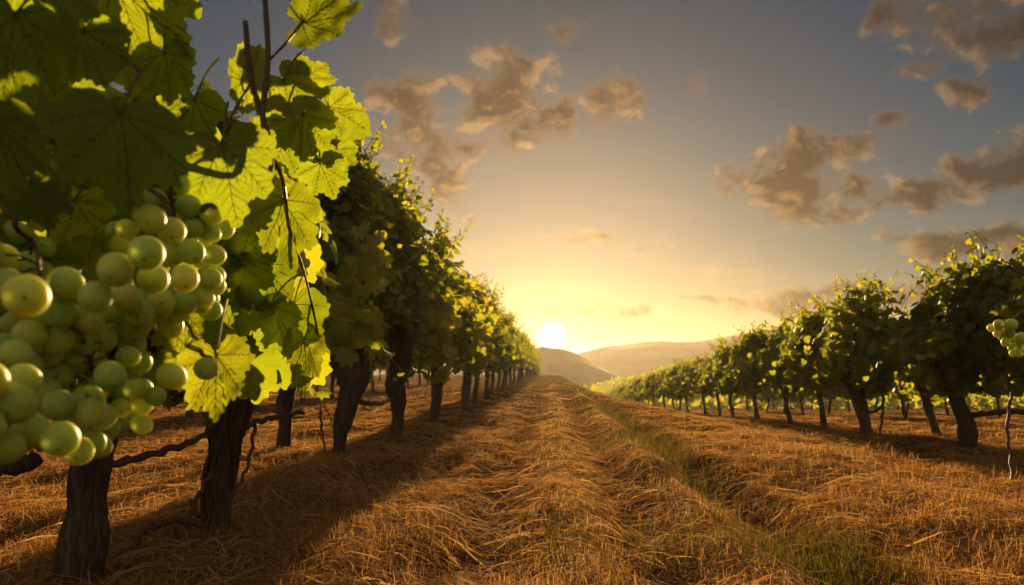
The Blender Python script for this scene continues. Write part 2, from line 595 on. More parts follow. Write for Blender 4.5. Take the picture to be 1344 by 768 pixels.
# ------------------------------------------------------------------ vine leaves
OUT = np.array([(1.0, 0), (.86, .15), (.70, .25), (.73, .38), (.70, .52), (.52, .56), (.36, .53), (.29, .64), (.12, .70), (-.08, .60), (-.24, .42), (-.27, .22), (-.14, .08), (-.05, .015)])
OUTF = np.vstack([OUT, (OUT[::-1] * [1, -1])[:-1]])          # closed outline, starts at the tip


def outline(n):
    P = np.vstack([OUTF, OUTF[:1]])
    seg = np.r_[0, np.cumsum(np.linalg.norm(np.diff(P, axis=0), axis=1))]
    t = np.linspace(0, seg[-1], n, endpoint=False)
    return np.stack([np.interp(t, seg, P[:, 0]), np.interp(t, seg, P[:, 1])], 1)


def leaf_z(x, y, cu):
    """height of the blade: midrib droop, side fold, puckering; cu = per-leaf parameters"""
    r2 = x * x + y * y
    return (-cu[0] * x * np.abs(x) - cu[1] * np.abs(y) ** 1.5 + cu[2] * np.sin(3.1 * np.arctan2(y, x) + cu[3]) * r2
            + 0.018 * np.sin(9 * x + cu[3]) * np.sin(11 * y + cu[3] * 2) + 0.012 * np.sin(21 * x + 3 * y + cu[3]))


def rich_leaf(mb, J, X, Y, Z, size, tint, r, teeth=True, nout=132, rings=9, veins=True, wid=1.0):
    """a large leaf: serrated outline, puckered blade, raised veins"""
    cu = (r.uniform(.05, .30), r.uniform(.02, .22), r.uniform(-.10, .10), r.uniform(0, 6.28))
    o = outline(nout) * [1, wid]
    o *= 1 + 0.05 * np.array([mnoise.noise((a[0] * 2.2 + cu[3] * 9, a[1] * 2.2, cu[3])) for a in o])[:, None]
    if teeth:
        d = np.roll(o, -1, 0) - np.roll(o, 1, 0)
        nrm = np.stack([d[:, 1], -d[:, 0]], 1); nrm /= np.linalg.norm(nrm, axis=1)[:, None] + 1e-9
        k = np.arange(nout)
        ph = np.cumsum(r.uniform(.7, 1.3, nout)) / 4.6
        saw = (ph % 1.0)
        saw = np.where(saw < .65, saw / .65, (1 - saw) / .35)
        amp = .066 * np.clip((o[:, 0] + .28) * 3, 0.15, 1) * r.uniform(.6, 1.25, nout)
        o = o + nrm * (saw * amp - .02)[:, None]
    fr = np.linspace(0, 1, rings + 1)[1:] ** .9
    x = np.r_[0, (fr[:, None] * o[None, :, 0]).ravel()]
    y = np.r_[0, (fr[:, None] * o[None, :, 1]).ravel()]
    z = leaf_z(x, y, cu)
    V = J + size * (x[:, None] * X + y[:, None] * Y + z[:, None] * Z)
    a = np.arange(nout); b = (a + 1) % nout
    tri = np.stack([np.zeros(nout, int), 1 + a, 1 + b], 1)
    q = np.vstack([np.stack([1 + i * nout + a, 1 + (i + 1) * nout + a, 1 + (i + 1) * nout + b, 1 + i * nout + b], 1) for i in range(rings - 1)])
    mb.add(V, tri, q, 0, tint)
    if veins:
        def vein(p0, p1, w0, w1, bend):
            t = np.linspace(0, 1, 9)
            dx, dy = p1[0] - p0[0], p1[1] - p0[1]
            vx = p0[0] + dx * t - dy * bend * t * (1 - t)
            vy = p0[1] + dy * t + dx * bend * t * (1 - t)
            pts = J + size * (vx[:, None] * X + vy[:, None] * Y + leaf_z(vx, vy, cu)[:, None] * Z)
            mb.tube(pts, np.linspace(w0, w1, 9), 4, 1, .5, False)
            return vx, vy
        for ang, ln in ((0, .96), (36, .82), (-36, .82), (78, .66), (-78, .66), (122, .42), (-122, .42)):
            a_ = R(ang + r.uniform(-4, 4))
            e = (ln * math.cos(a_), ln * math.sin(a_) * wid)
            vx, vy = vein((0, 0), e, .0007 * size / .1, .0002, r.uniform(-.12, .12))
            for k in range(2, 8):
                for sgn in (-1, 1):
                    if abs(ang) > 90: continue
                    l2 = ln * (.40 - .036 * k) * r.uniform(.8, 1.1)
                    b_ = a_ + sgn * R(44 + r.uniform(-6, 6))
                    vein((vx[k], vy[k]), (vx[k] + l2 * math.cos(b_), vy[k] + l2 * math.sin(b_)), .00033, .00012, sgn * -.15)
    return mb


def petiole(mb, J, to, rad=.0016, mat=1):
    J, to = np.asarray(J, float), np.asarray(to, float)
    mid = (J + to) / 2 + np.array([0, 0, .006])
    mb.tube(catmull([J, mid, to], 7), np.linspace(rad, rad * 1.35, 7), 5, mat, .5)


MIDT = None


def mid_template(n=18):
    h = np.array([(1.0, 0), (.82, .19), (.67, .25), (.74, .40), (.72, .56), (.48, .52), (.39, .50), (.24, .66), (.06, .74), (-.14, .58), (-.27, .36), (-.05, .03)])
    o = np.vstack([h, h[:0:-1] * [1, -1]])
    n = len(o)
    v = np.vstack([[[.22, 0]], o * .55 + [[.09, 0]], o])
    a = np.arange(n); b = (a + 1) % n
    tri = np.stack([np.zeros(n, int), 1 + a, 1 + b], 1)
    q = np.stack([1 + a, 1 + n + a, 1 + n + b, 1 + b], 1)
    return v, tri, q


def low_template():
    o = OUTF[[0, 2, 4, 6, 8, 10, 12, 14, 16, 18, 20, 22, 24]]
    v = np.vstack([[[.25, 0]], o])
    n = len(o)
    a = np.arange(n); b = (a + 1) % n
    return v, np.stack([np.zeros(n, int), 1 + a, 1 + b], 1), None


MIDT, LOWT = mid_template(), low_template()


def unit(a):
    return a / (np.linalg.norm(a, axis=-1, keepdims=True) + 1e-12)


def scatter_leaves(mb, P, N, T, size, tint, tpl, r):
    """many leaves at once: P junction, N normal, T tip direction"""
    P, N, T = np.asarray(P), unit(np.asarray(N)), np.asarray(T)
    T = unit(T - N * (T * N).sum(1, keepdims=True))
    S = np.cross(N, T)
    v, tri, q = tpl
    n, nv = len(P), len(v)
    c0, c1 = r.uniform(.0, .55, n), r.uniform(.0, .5, n)
    x, y = v[:, 0][None], v[:, 1][None]
    z = -c0[:, None] * x * np.abs(x) - c1[:, None] * np.abs(y) ** 1.5 + r.uniform(-.2, .2, n)[:, None] * x * y
    V = P[:, None] + size[:, None, None] * (x[..., None] * T[:, None] + y[..., None] * S[:, None] + z[..., None] * N[:, None])
    off = (np.arange(n) * nv)[:, None, None]
    mb.add(V.reshape(-1, 3), (tri[None] + off).reshape(-1, 3), None if q is None else (q[None] + off).reshape(-1, 4), 0, np.repeat(tint, nv))


def make_crown(seed, H=2.0, hb=.62, wx=.42, wy=1.0, nl=1000, up=12, tpl=MIDT, size=.088, lumps=30, upl=.55):
    """leaf mass of one vine: overlapping clumps of leaves on shoots, with shoot tips that stick out"""
    r = np.random.default_rng(seed)
    mb = MB()
    zc, hz = (H + hb) / 2, (H - hb) / 2
    P, N, T, S = [], [], [], []
    per = int(nl / lumps)
    for k in range(lumps):
        for _ in range(20):
            q = r.uniform(-1, 1, 3)
            if .12 < (q[0] ** 2 + q[1] ** 2 + abs(q[2]) ** 2.6) < 1: break
        c = np.array([q[0] * wx * (1 - .25 * max(q[2], 0)), q[1] * wy * (1 - .42 * max(q[2], 0)), zc + q[2] * hz * .88])
        rad = r.uniform(.16, .34) * (0.85 + .3 * hz)
        d = unit(r.normal(size=(per, 3)))
        rr = rad * r.uniform(.45, 1.05, per) ** .6
        p = c + d * rr[:, None] * np.array([.85, 1.0, 1.1])
        ok = (p[:, 2] > hb * r.uniform(.68, 1.25, per)) & (p[:, 2] < H + .05)
        p, d = p[ok], d[ok]
        out = unit(p - np.array([0, 0, zc]) * 1.0 - np.stack([0 * p[:, 0], p[:, 1] * .8, 0 * p[:, 0]], 1))
        n = unit(d * .5 + out * .6 + np.array([0, 0, .25]) + r.normal(0, .45, p.shape))
        t = np.array([0, 0, -1.0]) + d * .5 + r.normal(0, .4, p.shape)
        P.append(p); N.append(n); T.append(t); S.append(size * r.uniform(.55, 1.2, len(p)))
    # shoots
    for k in range(up):
        y0 = r.uniform(-.9, .9) * wy
        x0 = r.normal(0, .5) * wx
        top = k < up * .72
        if top:
            p0 = np.array([x0 * .6, y0, zc + hz * .55])
            dr = unit(np.array([r.normal(0, .35), r.normal(0, .25), 1.0]))
            L = r.uniform(.45, 1.0) * upl + hz * .40
        else:
            sg = r.choice([-1, 1])
            p0 = np.array([sg * wx * .9, y0, zc + hz * r.uniform(-.3, .5)])
            dr = unit(np.array([sg * .9, r.normal(0, .4), -.1]))
            L = r.uniform(.3, .7)
        t = np.linspace(0, 1, 9)[:, None]
        droop = np.array([0, 0, -1.0]) * (L * (.12 if top else .75)) * t ** 2 + np.array([r.normal(0, .12), r.normal(0, .10), 0]) * t ** 2
        pts = p0 + dr * L * t + droop
        mb.tube(pts, np.linspace(.0045, .0018, 9), 4, 1, .5)
        m = int(L / .055)
        tt = np.linspace(.08, 1.0, m)
        pp = np.stack([np.interp(tt, t[:, 0], pts[:, j]) for j in range(3)], 1)
        side = unit(np.cross(dr, [.3, .9, .2])) * np.where(np.arange(m) % 2, 1, -1)[:, None]
        sz = size * np.interp(tt, [0, .6, 1], [1.0, .85, .38]) * r.uniform(.8, 1.15, m)
        off = side + r.normal(0, .45, (m, 3))
        P.append(pp + off * sz[:, None] * .35)
        N.append(unit(off * .4 + r.normal(0, .55, (m, 3)) + np.array([0, -.1, .6])))
        T.append(off * .8 + np.array([0, 0, -.6]))
        S.append(sz)
    P, N, T, S = map(np.concatenate, (P, N, T, S))
    tint = np.clip(r.beta(2.2, 2.6, len(P)) * .9 + (P[:, 2] - zc) * .08, 0, 1)
    tint = np.where(r.random(len(P)) < .012, 1.0, tint)
    scatter_leaves(mb, P, N, T, S, tint, tpl, r)
    return mb.mesh('crown', [M['leaf'], M['cane']])


def make_trunk(path, rad, seed, seg=16, step=.03, ridge=.13, arms=True, armlen=.55, strips=0, top_spread=.18):
    """gnarled trunk: a flared foot, ridged shaggy bark and two or three arms at the head"""
    r = np.random.default_rng(seed)
    path, rad = np.array(path, float), np.array(rad, float)
    L = np.linalg.norm(np.diff(path, axis=0), axis=1).sum()
    n = max(10, int(L / step))
    pts, rr = catmull(path, n), catmull(rad, n)
    wob = np.linspace(0, 1, n)
    pts[:, 0] += .012 * np.sin(wob * 9 + seed) * np.sin(wob * np.pi)
    rr = rr * (0.84 * (1 + .3 * np.exp(-wob / .06))) * (1 + .07 * np.sin(wob * 14 + seed))
    mb = MB().tube(pts, rr, seg, 0, .5, True, ridge, seed)
    h, rt = pts[-1], rr[-1]
    if arms:
        for k in range(3 if r.random() < .6 else 2):
            sg = (-1, 1, 0)[k]
            a = np.array([r.normal(0, .08), sg * armlen * r.uniform(.6, 1), r.uniform(.2, .5)])
            p = catmull([h - np.array([0, 0, .06]), h + a * [.5, .25, .45], h + a * [1, .7, .8], h + a * [1.2, 1.1, 1.2]], 12)
            mb.tube(p, np.linspace(rt * .8, rt * .28, 12), max(7, seg // 2), 0, .5, True, ridge, seed + k + 2)
    for k in range(strips):
        i0 = r.integers(0, n - 8)
        i1 = min(n - 1, i0 + r.integers(5, max(7, n // 2)))
        th = r.uniform(0, 6.28)
        idx = np.linspace(i0, i1, 10)
        c = np.stack([np.interp(idx, np.arange(n), pts[:, j]) for j in range(3)], 1)
        q = np.interp(idx, np.arange(n), rr)
        th = th + np.linspace(0, r.normal(0, .6), 10)
        off = q * (1.02 + .12 * np.abs(np.linspace(-1, 1, 10)) ** 3 * r.uniform(.3, 1.6))
        c = c + np.stack([np.cos(th) * off, np.sin(th) * off, 0 * off], 1)
        mb.tube(c, r.uniform(.002, .006) * np.sin(np.linspace(.3, 2.9, 10)), 4, 0, .5)
    return mb.mesh('trunk', [M['bark']])


# ------------------------------------------------------------------ rows of vines
def at_ground(x, y): return (x, y, float(ground_z(x, y, False)))


def copy_vine(src, loc, rz, s, label, group):
    """a copy of a vine with copies of its parts"""
    c = src.copy(); COL.objects.link(c)
    c.location = loc
    c.rotation_euler = (0, 0, rz)
    c.scale = (s, s, s)
    for k in ('label', 'group'):
        if k in c: del c[k]
    tag(c, label, 'grapevine', group)
    for ch in children(src):
        d = ch.copy(); COL.objects.link(d); d.parent = c
    return c


def children(o): return [c for c in bpy.data.objects if c.parent == o]


def px_vine(px_path, d, crown, label, group, seg=24, strips=14, seed=1, armlen=.5, step=.02, s=1.0, crown_off=(0, 0, 0), rz=0.0):
    """a vine whose trunk was surveyed: px_path = [(px, py, radius px)...] from the foot up, at depth d"""
    b = W(px_path[0][0], px_path[0][1], d)
    g = at_ground(b[0], d)
    root = empty('grapevine', g)
    pts = [W(p[0], p[1], d + (p[3] if len(p) > 3 else 0)) - np.array(g) for p in px_path]
    pts[0][2] = -.06
    link('trunk', make_trunk(pts, [p[2] / F * d for p in px_path], seed, seg, step, .13, True, armlen, strips), root)
    c = link('crown', crown, root, crown_off)
    c.rotation_euler = (0, 0, rz)
    c.scale = (s, s, s)
    tag(root, label, 'grapevine', group)
    return root


def cane(root, pxs, rad, name='cane', mat='cane', seg=7, n=26):
    """a bare cane given by surveyed points (px, py, depth)"""
    g = np.array(root.location)
    P = catmull([W(*p) - g for p in pxs], n)
    P += np.stack([.006 * np.sin(np.arange(n) * 1.3), 0 * P[:, 0], .006 * np.sin(np.arange(n) * 1.9 + 1)], 1)
    return MB().tube(P, np.linspace(rad, rad * .65, n) * (1 + .12 * np.sin(np.arange(n) * 2.2)), seg, 0, .5, True, .08, 3).obj(name, [M[mat]], root)


GL, GR = 'vines in the row left of the path', 'vines in the row right of the path'
crL = [make_crown(100 + k, 2.1, .68, .36, .78, 1900, 26) for k in range(5)]
crR = [make_crown(200 + k, 1.62, .56, .36, .80, 2600, 22, upl=.46) for k in range(5)]

v1 = px_vine([(98, 800, 29), (106, 705, 31), (114, 645, 27), (130, 585, 23), (150, 520, 22)], 2.8,
             make_crown(301, 1.62, .72, .36, .60, 1400, 5, size=.10, upl=.25), 'nearest left row vine, dark smooth leaning trunk below the hanging grape bunches', GL, 40, 26, 5, .4, .012)
v2 = px_vine([(284, 728, 20), (288, 655, 22), (291, 600, 23), (297, 560, 26), (318, 505, 26)], 3.62,
             make_crown(302, 1.84, .66, .32, .66, 1700, 8, size=.10, upl=.3), 'second vine of the left row, thick shaggy trunk with a looping cane at its foot', GL, 44, 60, 9, .45, .012)
v3 = px_vine([(372, 592, 10), (373, 555, 10), (377, 520, 12), (384, 480, 14)], 8.0, crL[0], 'leafy vine standing just behind the left row, right of the shaggy looped trunk', None, 20, 14, 12)
tall1 = make_crown(311, 2.62, .62, .40, .80, 2600, 34, lumps=34)
tall2 = make_crown(312, 2.65, .66, .40, .80, 2600, 36, lumps=34)
v4 = px_vine([(442, 614, 9), (448, 575, 10), (452, 540, 14), (464, 500, 20), (470, 470, 18)], 6.8, tall1,
             'tall vine of the left row with slim foot and wide twisted double trunk', GL, 24, 30, 15, .5, .02)
MB().tube(catmull([W(452, 560, 6.8) - np.array(v4.location), W(461, 520, 6.85) - np.array(v4.location), W(440, 470, 6.9) - np.array(v4.location)], 14), np.linspace(.05, .07, 14), 14, 0, .5, True, .14, 4).obj('trunk', [M['bark']], v4)
v5 = px_vine([(514, 586, 11), (521, 555, 9), (524, 528, 11), (519, 500, 17), (530, 470, 15)], 8.6, tall2,
             'tall spiky topped vine of the left row with a curved trunk thick at its head', GL, 22, 24, 19, .5, .02)
v6 = px_vine([(570, 564, 6), (571, 540, 7), (573, 510, 9), (575, 480, 9)], 10.8, make_crown(313, 2.38, .62, .40, .80, 2200, 28), 'left row vine with straight dark trunk just beyond the tall spiky vine', GL, 16, 12, 22)
v7 = px_vine([(612, 548, 6), (611, 530, 6), (613, 505, 7), (613, 485, 7)], 13.6, crL[2], 'left row vine on a thin upright trunk, seventh from the camera', GL, 14, 8, 25)
cane(v1, [(128, 612, 2.8), (160, 606, 2.9), (215, 592, 3.15), (255, 578, 3.35), (280, 562, 3.55)], .017)
cane(v1, [(40, 606, 2.75), (20, 612, 2.7), (-30, 618, 2.65)], .035, mat='bark')
cane(v2, [(305, 590, 3.6), (322, 562, 3.7), (350, 550, 3.8), (398, 541, 4.0)], .017)
cane(v2, [(334, 560, 3.66), (328, 600, 3.6), (314, 636, 3.5), (298, 652, 3.45)], .009)
cane(v2, [(276, 622, 3.55), (258, 655, 3.5), (246, 688, 3.45), (240, 702, 3.4)], .012)
cane(v2, [(270, 690, 3.5), (235, 684, 3.4), (200, 692, 3.3), (181, 706, 3.25), (180, 716, 3.25)], .014)
cane(v2, [(272, 684, 3.5), (256, 672, 3.45), (250, 655, 3.45)], .009)
cane(v4, [(420, 540, 6.5), (424, 575, 6.5), (430, 607, 6.4)], .011)
cane(v4, [(470, 527, 6.8), (495, 530, 7.4), (512, 525, 8.4)], .026)
cane(v4, [(412, 470, 6.4), (416, 505, 6.4), (421, 545, 6.4)], .008)

ORD = ['eighth', 'ninth', 'tenth', 'eleventh', 'twelfth', 'thirteenth', 'fourteenth']
trL = [make_trunk([(0, 0, -.06), (dx, dy, .25), (dx * 1.6, dy * .3, .55), (dx * .4, -dy, .85)], [.075, .055, .062, .08], 40 + k, 14, .04, .12, True, .5, 6) for k, (dx, dy) in enumerate([(.03, .02), (-.03, .03), (.05, -.02), (-.01, 0)])]


trR = [make_trunk([(0, 0, -.06), (dx, dy, .25), (dx * 1.6, dy * .3, .5), (dx * .4, -dy, .75)], [.055, .042, .046, .06], 60 + k, 14, .04, .12, True, .45, 6) for k, (dx, dy) in enumerate([(.04, .03), (-.05, .03), (.07, -.02), (-.02, .04)])]


def proto(trunk, crown, loc, rz, s, label, group):
    root = empty('grapevine', loc, rz)
    root.scale = (s, s, s)
    link('trunk', trunk, root); link('crown', crown, root)
    return tag(root, label, 'grapevine', group)


protos = []
k, y = 0, 15.9
while y < 92:
    x = -1.5 + .05 * math.sin(k * 2.3)
    lab = f'left row vine in golden backlight, {ORD[k]} from the camera' if k < 7 else 'far vine at the end of the left row, fading into golden sun glow'
    grp = GL if k < 7 else 'far left row vines melting into the sun glow'
    s = .93 + .13 * random.random()
    if k < 5:
        protos.append(proto(trL[k % 4], crL[k % 5], at_ground(x, y), (0, math.pi)[k % 2], s, lab, grp))
    else:
        copy_vine(protos[k % 5], at_ground(x, y), math.pi * random.randint(0, 1) + random.uniform(-.15, .15), s, lab, grp)
    y += 2.15 + .25 * random.random()
    k += 1
# rows further left, seen as trunks under the near canopy
for rx, ys_, nm in ((-5.4, np.arange(12, 40, 2.6), 'second'), (-9.2, np.arange(18, 52, 2.8), 'third')):
    for k, y in enumerate(ys_):
        copy_vine(protos[(k * 2) % 5], at_ground(rx + .1 * math.sin(k), y), random.uniform(-.2, .2) + math.pi * (k % 2), .95 + .1 * random.random(),
                  f'vine of the {nm} row left of the path, glimpsed under the near leaves', f'vines of the {nm} row left of the path')

# right row
r0 = px_vine([(1445, 634, 13), (1448, 580, 13), (1440, 520, 14)], 6.2, crR[4], 'vine cut by the right edge of the view, overhanging the lone grape bunch', GR, 18, 14, 33)
r1 = px_vine([(1272, 600, 10), (1270, 565, 13), (1258, 530, 10), (1244, 490, 11)], 8.1, make_crown(321, 1.78, .58, .44, .95, 3600, 28, lumps=36, upl=.46),
             'bushy near vine of the right row, thick knobbly trunk beside the bare horizontal cane', GR, 24, 24, 35)
r2 = px_vine([(1134, 583, 7), (1135, 560, 9), (1128, 525, 10), (1112, 485, 14)], 10.0, make_crown(322, 1.78, .58, .36, .75, 3000, 26, lumps=30, upl=.46),
             'right row vine with trunk bent left at its top, thin prop cane beside it', GR, 20, 20, 37)
b1 = px_vine([(1230, 570, 6), (1222, 545, 6), (1212, 515, 7), (1200, 490, 8)], 11.9, crR[1], 'vine behind the right row on a slim trunk leaning right', None, 14, 10, 39)
cane(r1, [(1276, 545, 8.1), (1310, 541, 7.6), (1350, 540, 7.0), (1400, 536, 6.5)], .03, mat='bark')
cane(r0, [(1328, 515, 6.0), (1322, 560, 5.95), (1326, 600, 5.9), (1328, 640, 5.7)], .013)
cane(r2, [(1160, 510, 9.8), (1158, 545, 9.75), (1153, 583, 9.7)], .020)
cane(r2, [(1132, 535, 10), (1142, 541, 9.95), (1152, 538, 9.9), (1160, 530, 9.85)], .022)
rp = []
k, y = 0, 11.9
while y < 80:
    x = 4.08 + .08 * math.sin(k * 1.7)
    lab = 'right row vine with sunlit leaves, ' + ['third', 'fourth', 'fifth', 'sixth', 'seventh', 'eighth', 'ninth', 'tenth'][k] + ' after the knobbly trunk' if k < 8 else 'small far vine at the low end of the right row, near the valley'
    grp = GR if k < 8 else 'far right row vines dipping into the valley'
    s = (.96 + .1 * random.random()) * float(np.interp(y, [12, 27, 60], [1, .82, .72]))
    if k < 5:
        rp.append(proto(trR[(k + 1) % 4], crR[k % 5], at_ground(x, y), (0, math.pi)[k % 2], s, lab, grp))
    else:
        copy_vine(rp[k % 5], at_ground(x, y), math.pi * random.randint(0, 1) + random.uniform(-.15, .15), s, lab, grp)
    y += 1.75 + .2 * random.random()
    k += 1
for rx, ys_, nm in ((7.9, np.arange(10.6, 34, 2.4), 'second'), (11.8, np.arange(16, 46, 2.6), 'third')):
    for k, y in enumerate(ys_):
        copy_vine(rp[(k * 2) % 5], at_ground(rx + .1 * math.sin(k), y), random.uniform(-.2, .2) + math.pi * (k % 2), .95 + .1 * random.random(),
                  f'vine of the {nm} row right of the path, glimpsed between the near trunks', f'vines of the {nm} row right of the path')

# vineyard on the far hillside, read as one mass
def far_vineyard():
    r = np.random.default_rng(77)
    mb = MB()
    u, v = np.meshgrid(np.arange(0, 150, 1.5), np.arange(66, 176, 2.6))
    v = v + u * .14
    x = (u + r.normal(0, .2, u.shape)).ravel() + 4
    y = (v + r.normal(0, .1, u.shape)).ravel()
    ok = (y < 178)
    x, y = x[ok], y[ok]
    z = np.maximum(hillside_z(x, y), ground_z(x, y, False))
    n = len(x)
    per = 9
    c = np.stack([x, y, z + .95], 1)
    P = (c[:, None] + r.normal(0, 1, (n, per, 3)) * [.42, .28, .33]).reshape(-1, 3)
    N = unit(r.normal(0, 1, P.shape) + [0, -.2, .5])
    T = r.normal(0, 1, P.shape)
    scatter_leaves(mb, P, N, T, r.uniform(.35, .6, len(P)), r.beta(2, 2.4, len(P)), LOWT, r)
    o = mb.obj('distant_vineyard', [M['leaf']])
    return tag(o, 'rows of distant vines covering the low hillside beyond the path', 'vineyard', None, 'stuff')


far_vineyard()

# mast on the mountain
mast = empty('radio_mast', tuple(W(1022, 436, 428)))
mast.location.z -= 1
MB().tube([(0, 0, 0), (0, 0, 3), (0, 0, 6)], [.34, .2, .10], 6).obj('pole', [M['steel']], mast)
mb = MB()
for zz in (3.6, 4.6): mb.tube([(-.5, 0, zz), (.5, 0, zz)], .08, 5)
mb.obj('aerial', [M['steel']], mast)
tag(mast, 'tiny thin radio mast on the skyline of the far mountain', 'mast')

# ------------------------------------------------------------------ dry grass
def blades(mb, x, y, length, width, lift, az, bend, tint, nseg=4, stand=0.0):
    """curved straws: lie along az, rise by lift and fall back (stand=1: grow upright and bend over)"""
    n = len(x)
    t = np.linspace(0, 1, nseg + 1)[None]
    a = az[:, None] + bend[:, None] * (t - .3)
    ds = length[:, None] / nseg
    cx, cy = np.cos(a), np.sin(a)
    st = np.broadcast_to(np.asarray(stand, float), (n,))[:, None]
    pitch = st * (1.35 - 1.5 * t * np.abs(bend[:, None]) * .6)
    hx = np.cumsum(cx * np.cos(pitch) * ds, 1) - cx * ds
    hy = np.cumsum(cy * np.cos(pitch) * ds, 1) - cy * ds
    X, Y = x[:, None] + hx, y[:, None] + hy
    arc = lift[:, None] * 4 * t * (1 - t) * (1 - st) + st * (np.cumsum(np.sin(pitch) * ds, 1))
    Z = ground_z(X, Y) + arc + .004
    Z = np.where(st > 0, ground_z(x, y)[:, None] + arc, Z)
    C = np.stack([X, Y, Z], 2)
    wv = np.stack([-np.sin(a), np.cos(a), np.random.default_rng(3).normal(0, .5, a.shape[0])[:, None] + 0 * a], 2)
    w = width[:, None] * np.array([.8, 1, .9, .7, .25, .2])[:nseg + 1][None] if nseg >= 4 else width[:, None] * np.linspace(1, .2, nseg + 1)[None]
    Vt = np.stack([C - wv * w[..., None] * .5, C + wv * w[..., None] * .5], 2).reshape(n, -1, 3)
    m = (nseg + 1) * 2
    base = (np.arange(n) * m)[:, None, None]
    k = np.arange(nseg)
    q = np.stack([2 * k, 2 * k + 1, 2 * k + 3, 2 * k + 2], 1)[None] + base
    mb.add(Vt.reshape(-1, 3), None, q.reshape(-1, 4), 0, np.repeat(tint, m))


def samp(r, n, y0, y1, xl, xr, p=2.0):
    """ground positions, denser near the camera: xl/xr are slopes of the strip's sides"""
    u = r.random(n)
    e = 1 - p
    y = (y0 ** e + u * (y1 ** e - y0 ** e)) ** (1 / e)
    x = r.uniform(xl, xr, n) * (y + 1.2)
    return x, y


def worn(x, y):
    """how far the wheels have worn the straw off the ground"""
    w = .05 * np.sin(y * .7) + .06 * vnoise(x * 0 + 3, y * .6, 44)
    k = np.exp(-((x + .36 + w) / .17) ** 2) + np.exp(-((x - .46 + w) / .15) ** 2) + 1.1 * np.exp(-((x - 1.15 + w) / .20) ** 2)
    return np.clip(k * (.75 + .4 * vnoise(x * 1.5, y * .8, 45)), 0, 1.2)


def pale(x, y):
    """bleached dry grass standing between the wheel tracks, duller trampled grass in them"""
    return .40 * np.exp(-((x - .08) / .22) ** 2) + .30 * np.exp(-((x - .80) / .22) ** 2) + .12 * np.exp(-((x - 2.4) / .8) ** 2) - .32 * worn(x, y)


def dry_grass():
    r = np.random.default_rng(91)
    mb = MB()
    # matted straw
    n = 285000
    x, y = samp(r, n, 2.5, 42, -.78, .72, 2.2)
    keep = vnoise(x * 1.7, y * 1.7, 5) + r.normal(0, .6, n) > -.75 + 1.1 * worn(x, y)
    x, y = x[keep], y[keep]
    n = len(x)
    az = 1.7 * fbm(x * .55, y * .55, 61, 2) + 1.3 + r.normal(0, 1.0, n)
    sc_ = np.clip(y / 5, .8, 5)
    L = r.uniform(.07, .28, n) * sc_ ** .35
    clump = np.clip(fbm(x * 2.1, y * 1.6, 17, 2), -.6, 1)
    lift = np.abs(r.normal(0, .016, n)) + .035 * np.clip(clump, 0, 1) * r.random(n)
    blades(mb, x, y, L, (.0036) * sc_ ** .75 * r.uniform(.6, 1.3, n), lift, az, r.normal(0, 1.1, n), np.clip(r.beta(2, 2, n) + .15 * clump + pale(x, y), 0, 1))
    # thicker long straws lying on top
    n = 10000
    x, y = samp(r, n, 2.5, 16, -.75, .7, 2.0)
    az = 1.7 * fbm(x * .55, y * .55, 61, 2) + 1.3 + r.normal(0, .9, n)
    blades(mb, x, y, r.uniform(.2, .55, n), .0052 * r.uniform(.7, 1.3, n), r.uniform(.01, .07, n), az, r.normal(0, 1.5, n), r.beta(4, 2, n), 5)
    # short upright dead grass
    n = 65000
    x, y = samp(r, n, 2.5, 60, -.75, .72, 1.9)
    keep = vnoise(x * 1.3, y * 1.3, 8) + .6 * vnoise(x * 4, y * 4, 12) + r.normal(0, .5, n) > -.25 + 1.2 * worn(x, y)
    x, y = x[keep], y[keep]
    n = len(x)
    sc_ = np.clip(y / 6, .8, 5)
    blades(mb, x, y, r.uniform(.025, .09, n) * sc_ ** .25, .0032 * sc_ ** .8 * r.uniform(.7, 1.3, n), np.zeros(n), r.uniform(0, 6.28, n), np.abs(r.normal(.5, .5, n)), np.clip(r.beta(2.2, 2, n) + pale(x, y), 0, 1), 3, 1.0)
    return tag(mb.obj('dry_grass', [M['straw']]), 'matted golden dry grass and straw covering the ground between the rows', 'dry grass', None, 'stuff')


def green_grass():
    r = np.random.default_rng(92)
    mb = MB()
    n = 15000
    u = r.random(n)
    y = (3.0 ** -.6 + u * (40 ** -.6 - 3.0 ** -.6)) ** (1 / -.6)
    band = 1.13 + .06 * np.sin(y * .6)
    x = band + r.normal(0, .17, n)
    pick = r.random(n)
    x = np.where(pick > .80, .55 + r.normal(0, .12, n), x)
    x = np.where(pick > .93, .05 + r.normal(0, .10, n), x)
    keep = vnoise(x * 1.6 + 3, y * 1.1, 31) + r.normal(0, .4, n) > np.where(pick > .8, .35, 0.0)
    x, y = x[keep], y[keep]
    n = len(x)
    sc_ = np.clip(y / 5, .8, 4)
    blades(mb, x, y, r.uniform(.04, .14, n), .0036 * sc_ ** .75 * r.uniform(.7, 1.3, n), np.zeros(n), r.uniform(0, 6.28, n), np.abs(r.normal(.45, .4, n)), r.beta(1.6, 2.4, n), 4, 1.0)
    return tag(mb.obj('green_grass', [M['green_grass']]), 'strip of short green grass running along the right wheel rut', 'grass', None, 'stuff')


dry_grass()
green_grass()

# ------------------------------------------------------------------ foreground vine: leaves and canes beside the camera
fr = np.random.default_rng(7)
fg = empty('grapevine', at_ground(-1.55, .78))
tag(fg, 'close foreground vine whose large backlit leaves fill the upper left corner', 'grapevine', GL)
FG0 = np.array(fg.location)
link('trunk', make_trunk([(0, 0, -.06), (.03, .02, .3), (.0, -.02, .65), (.05, .02, .95)], [.08, .06, .065, .08], 71, 20, .03, .13, True, .4, 14), fg)


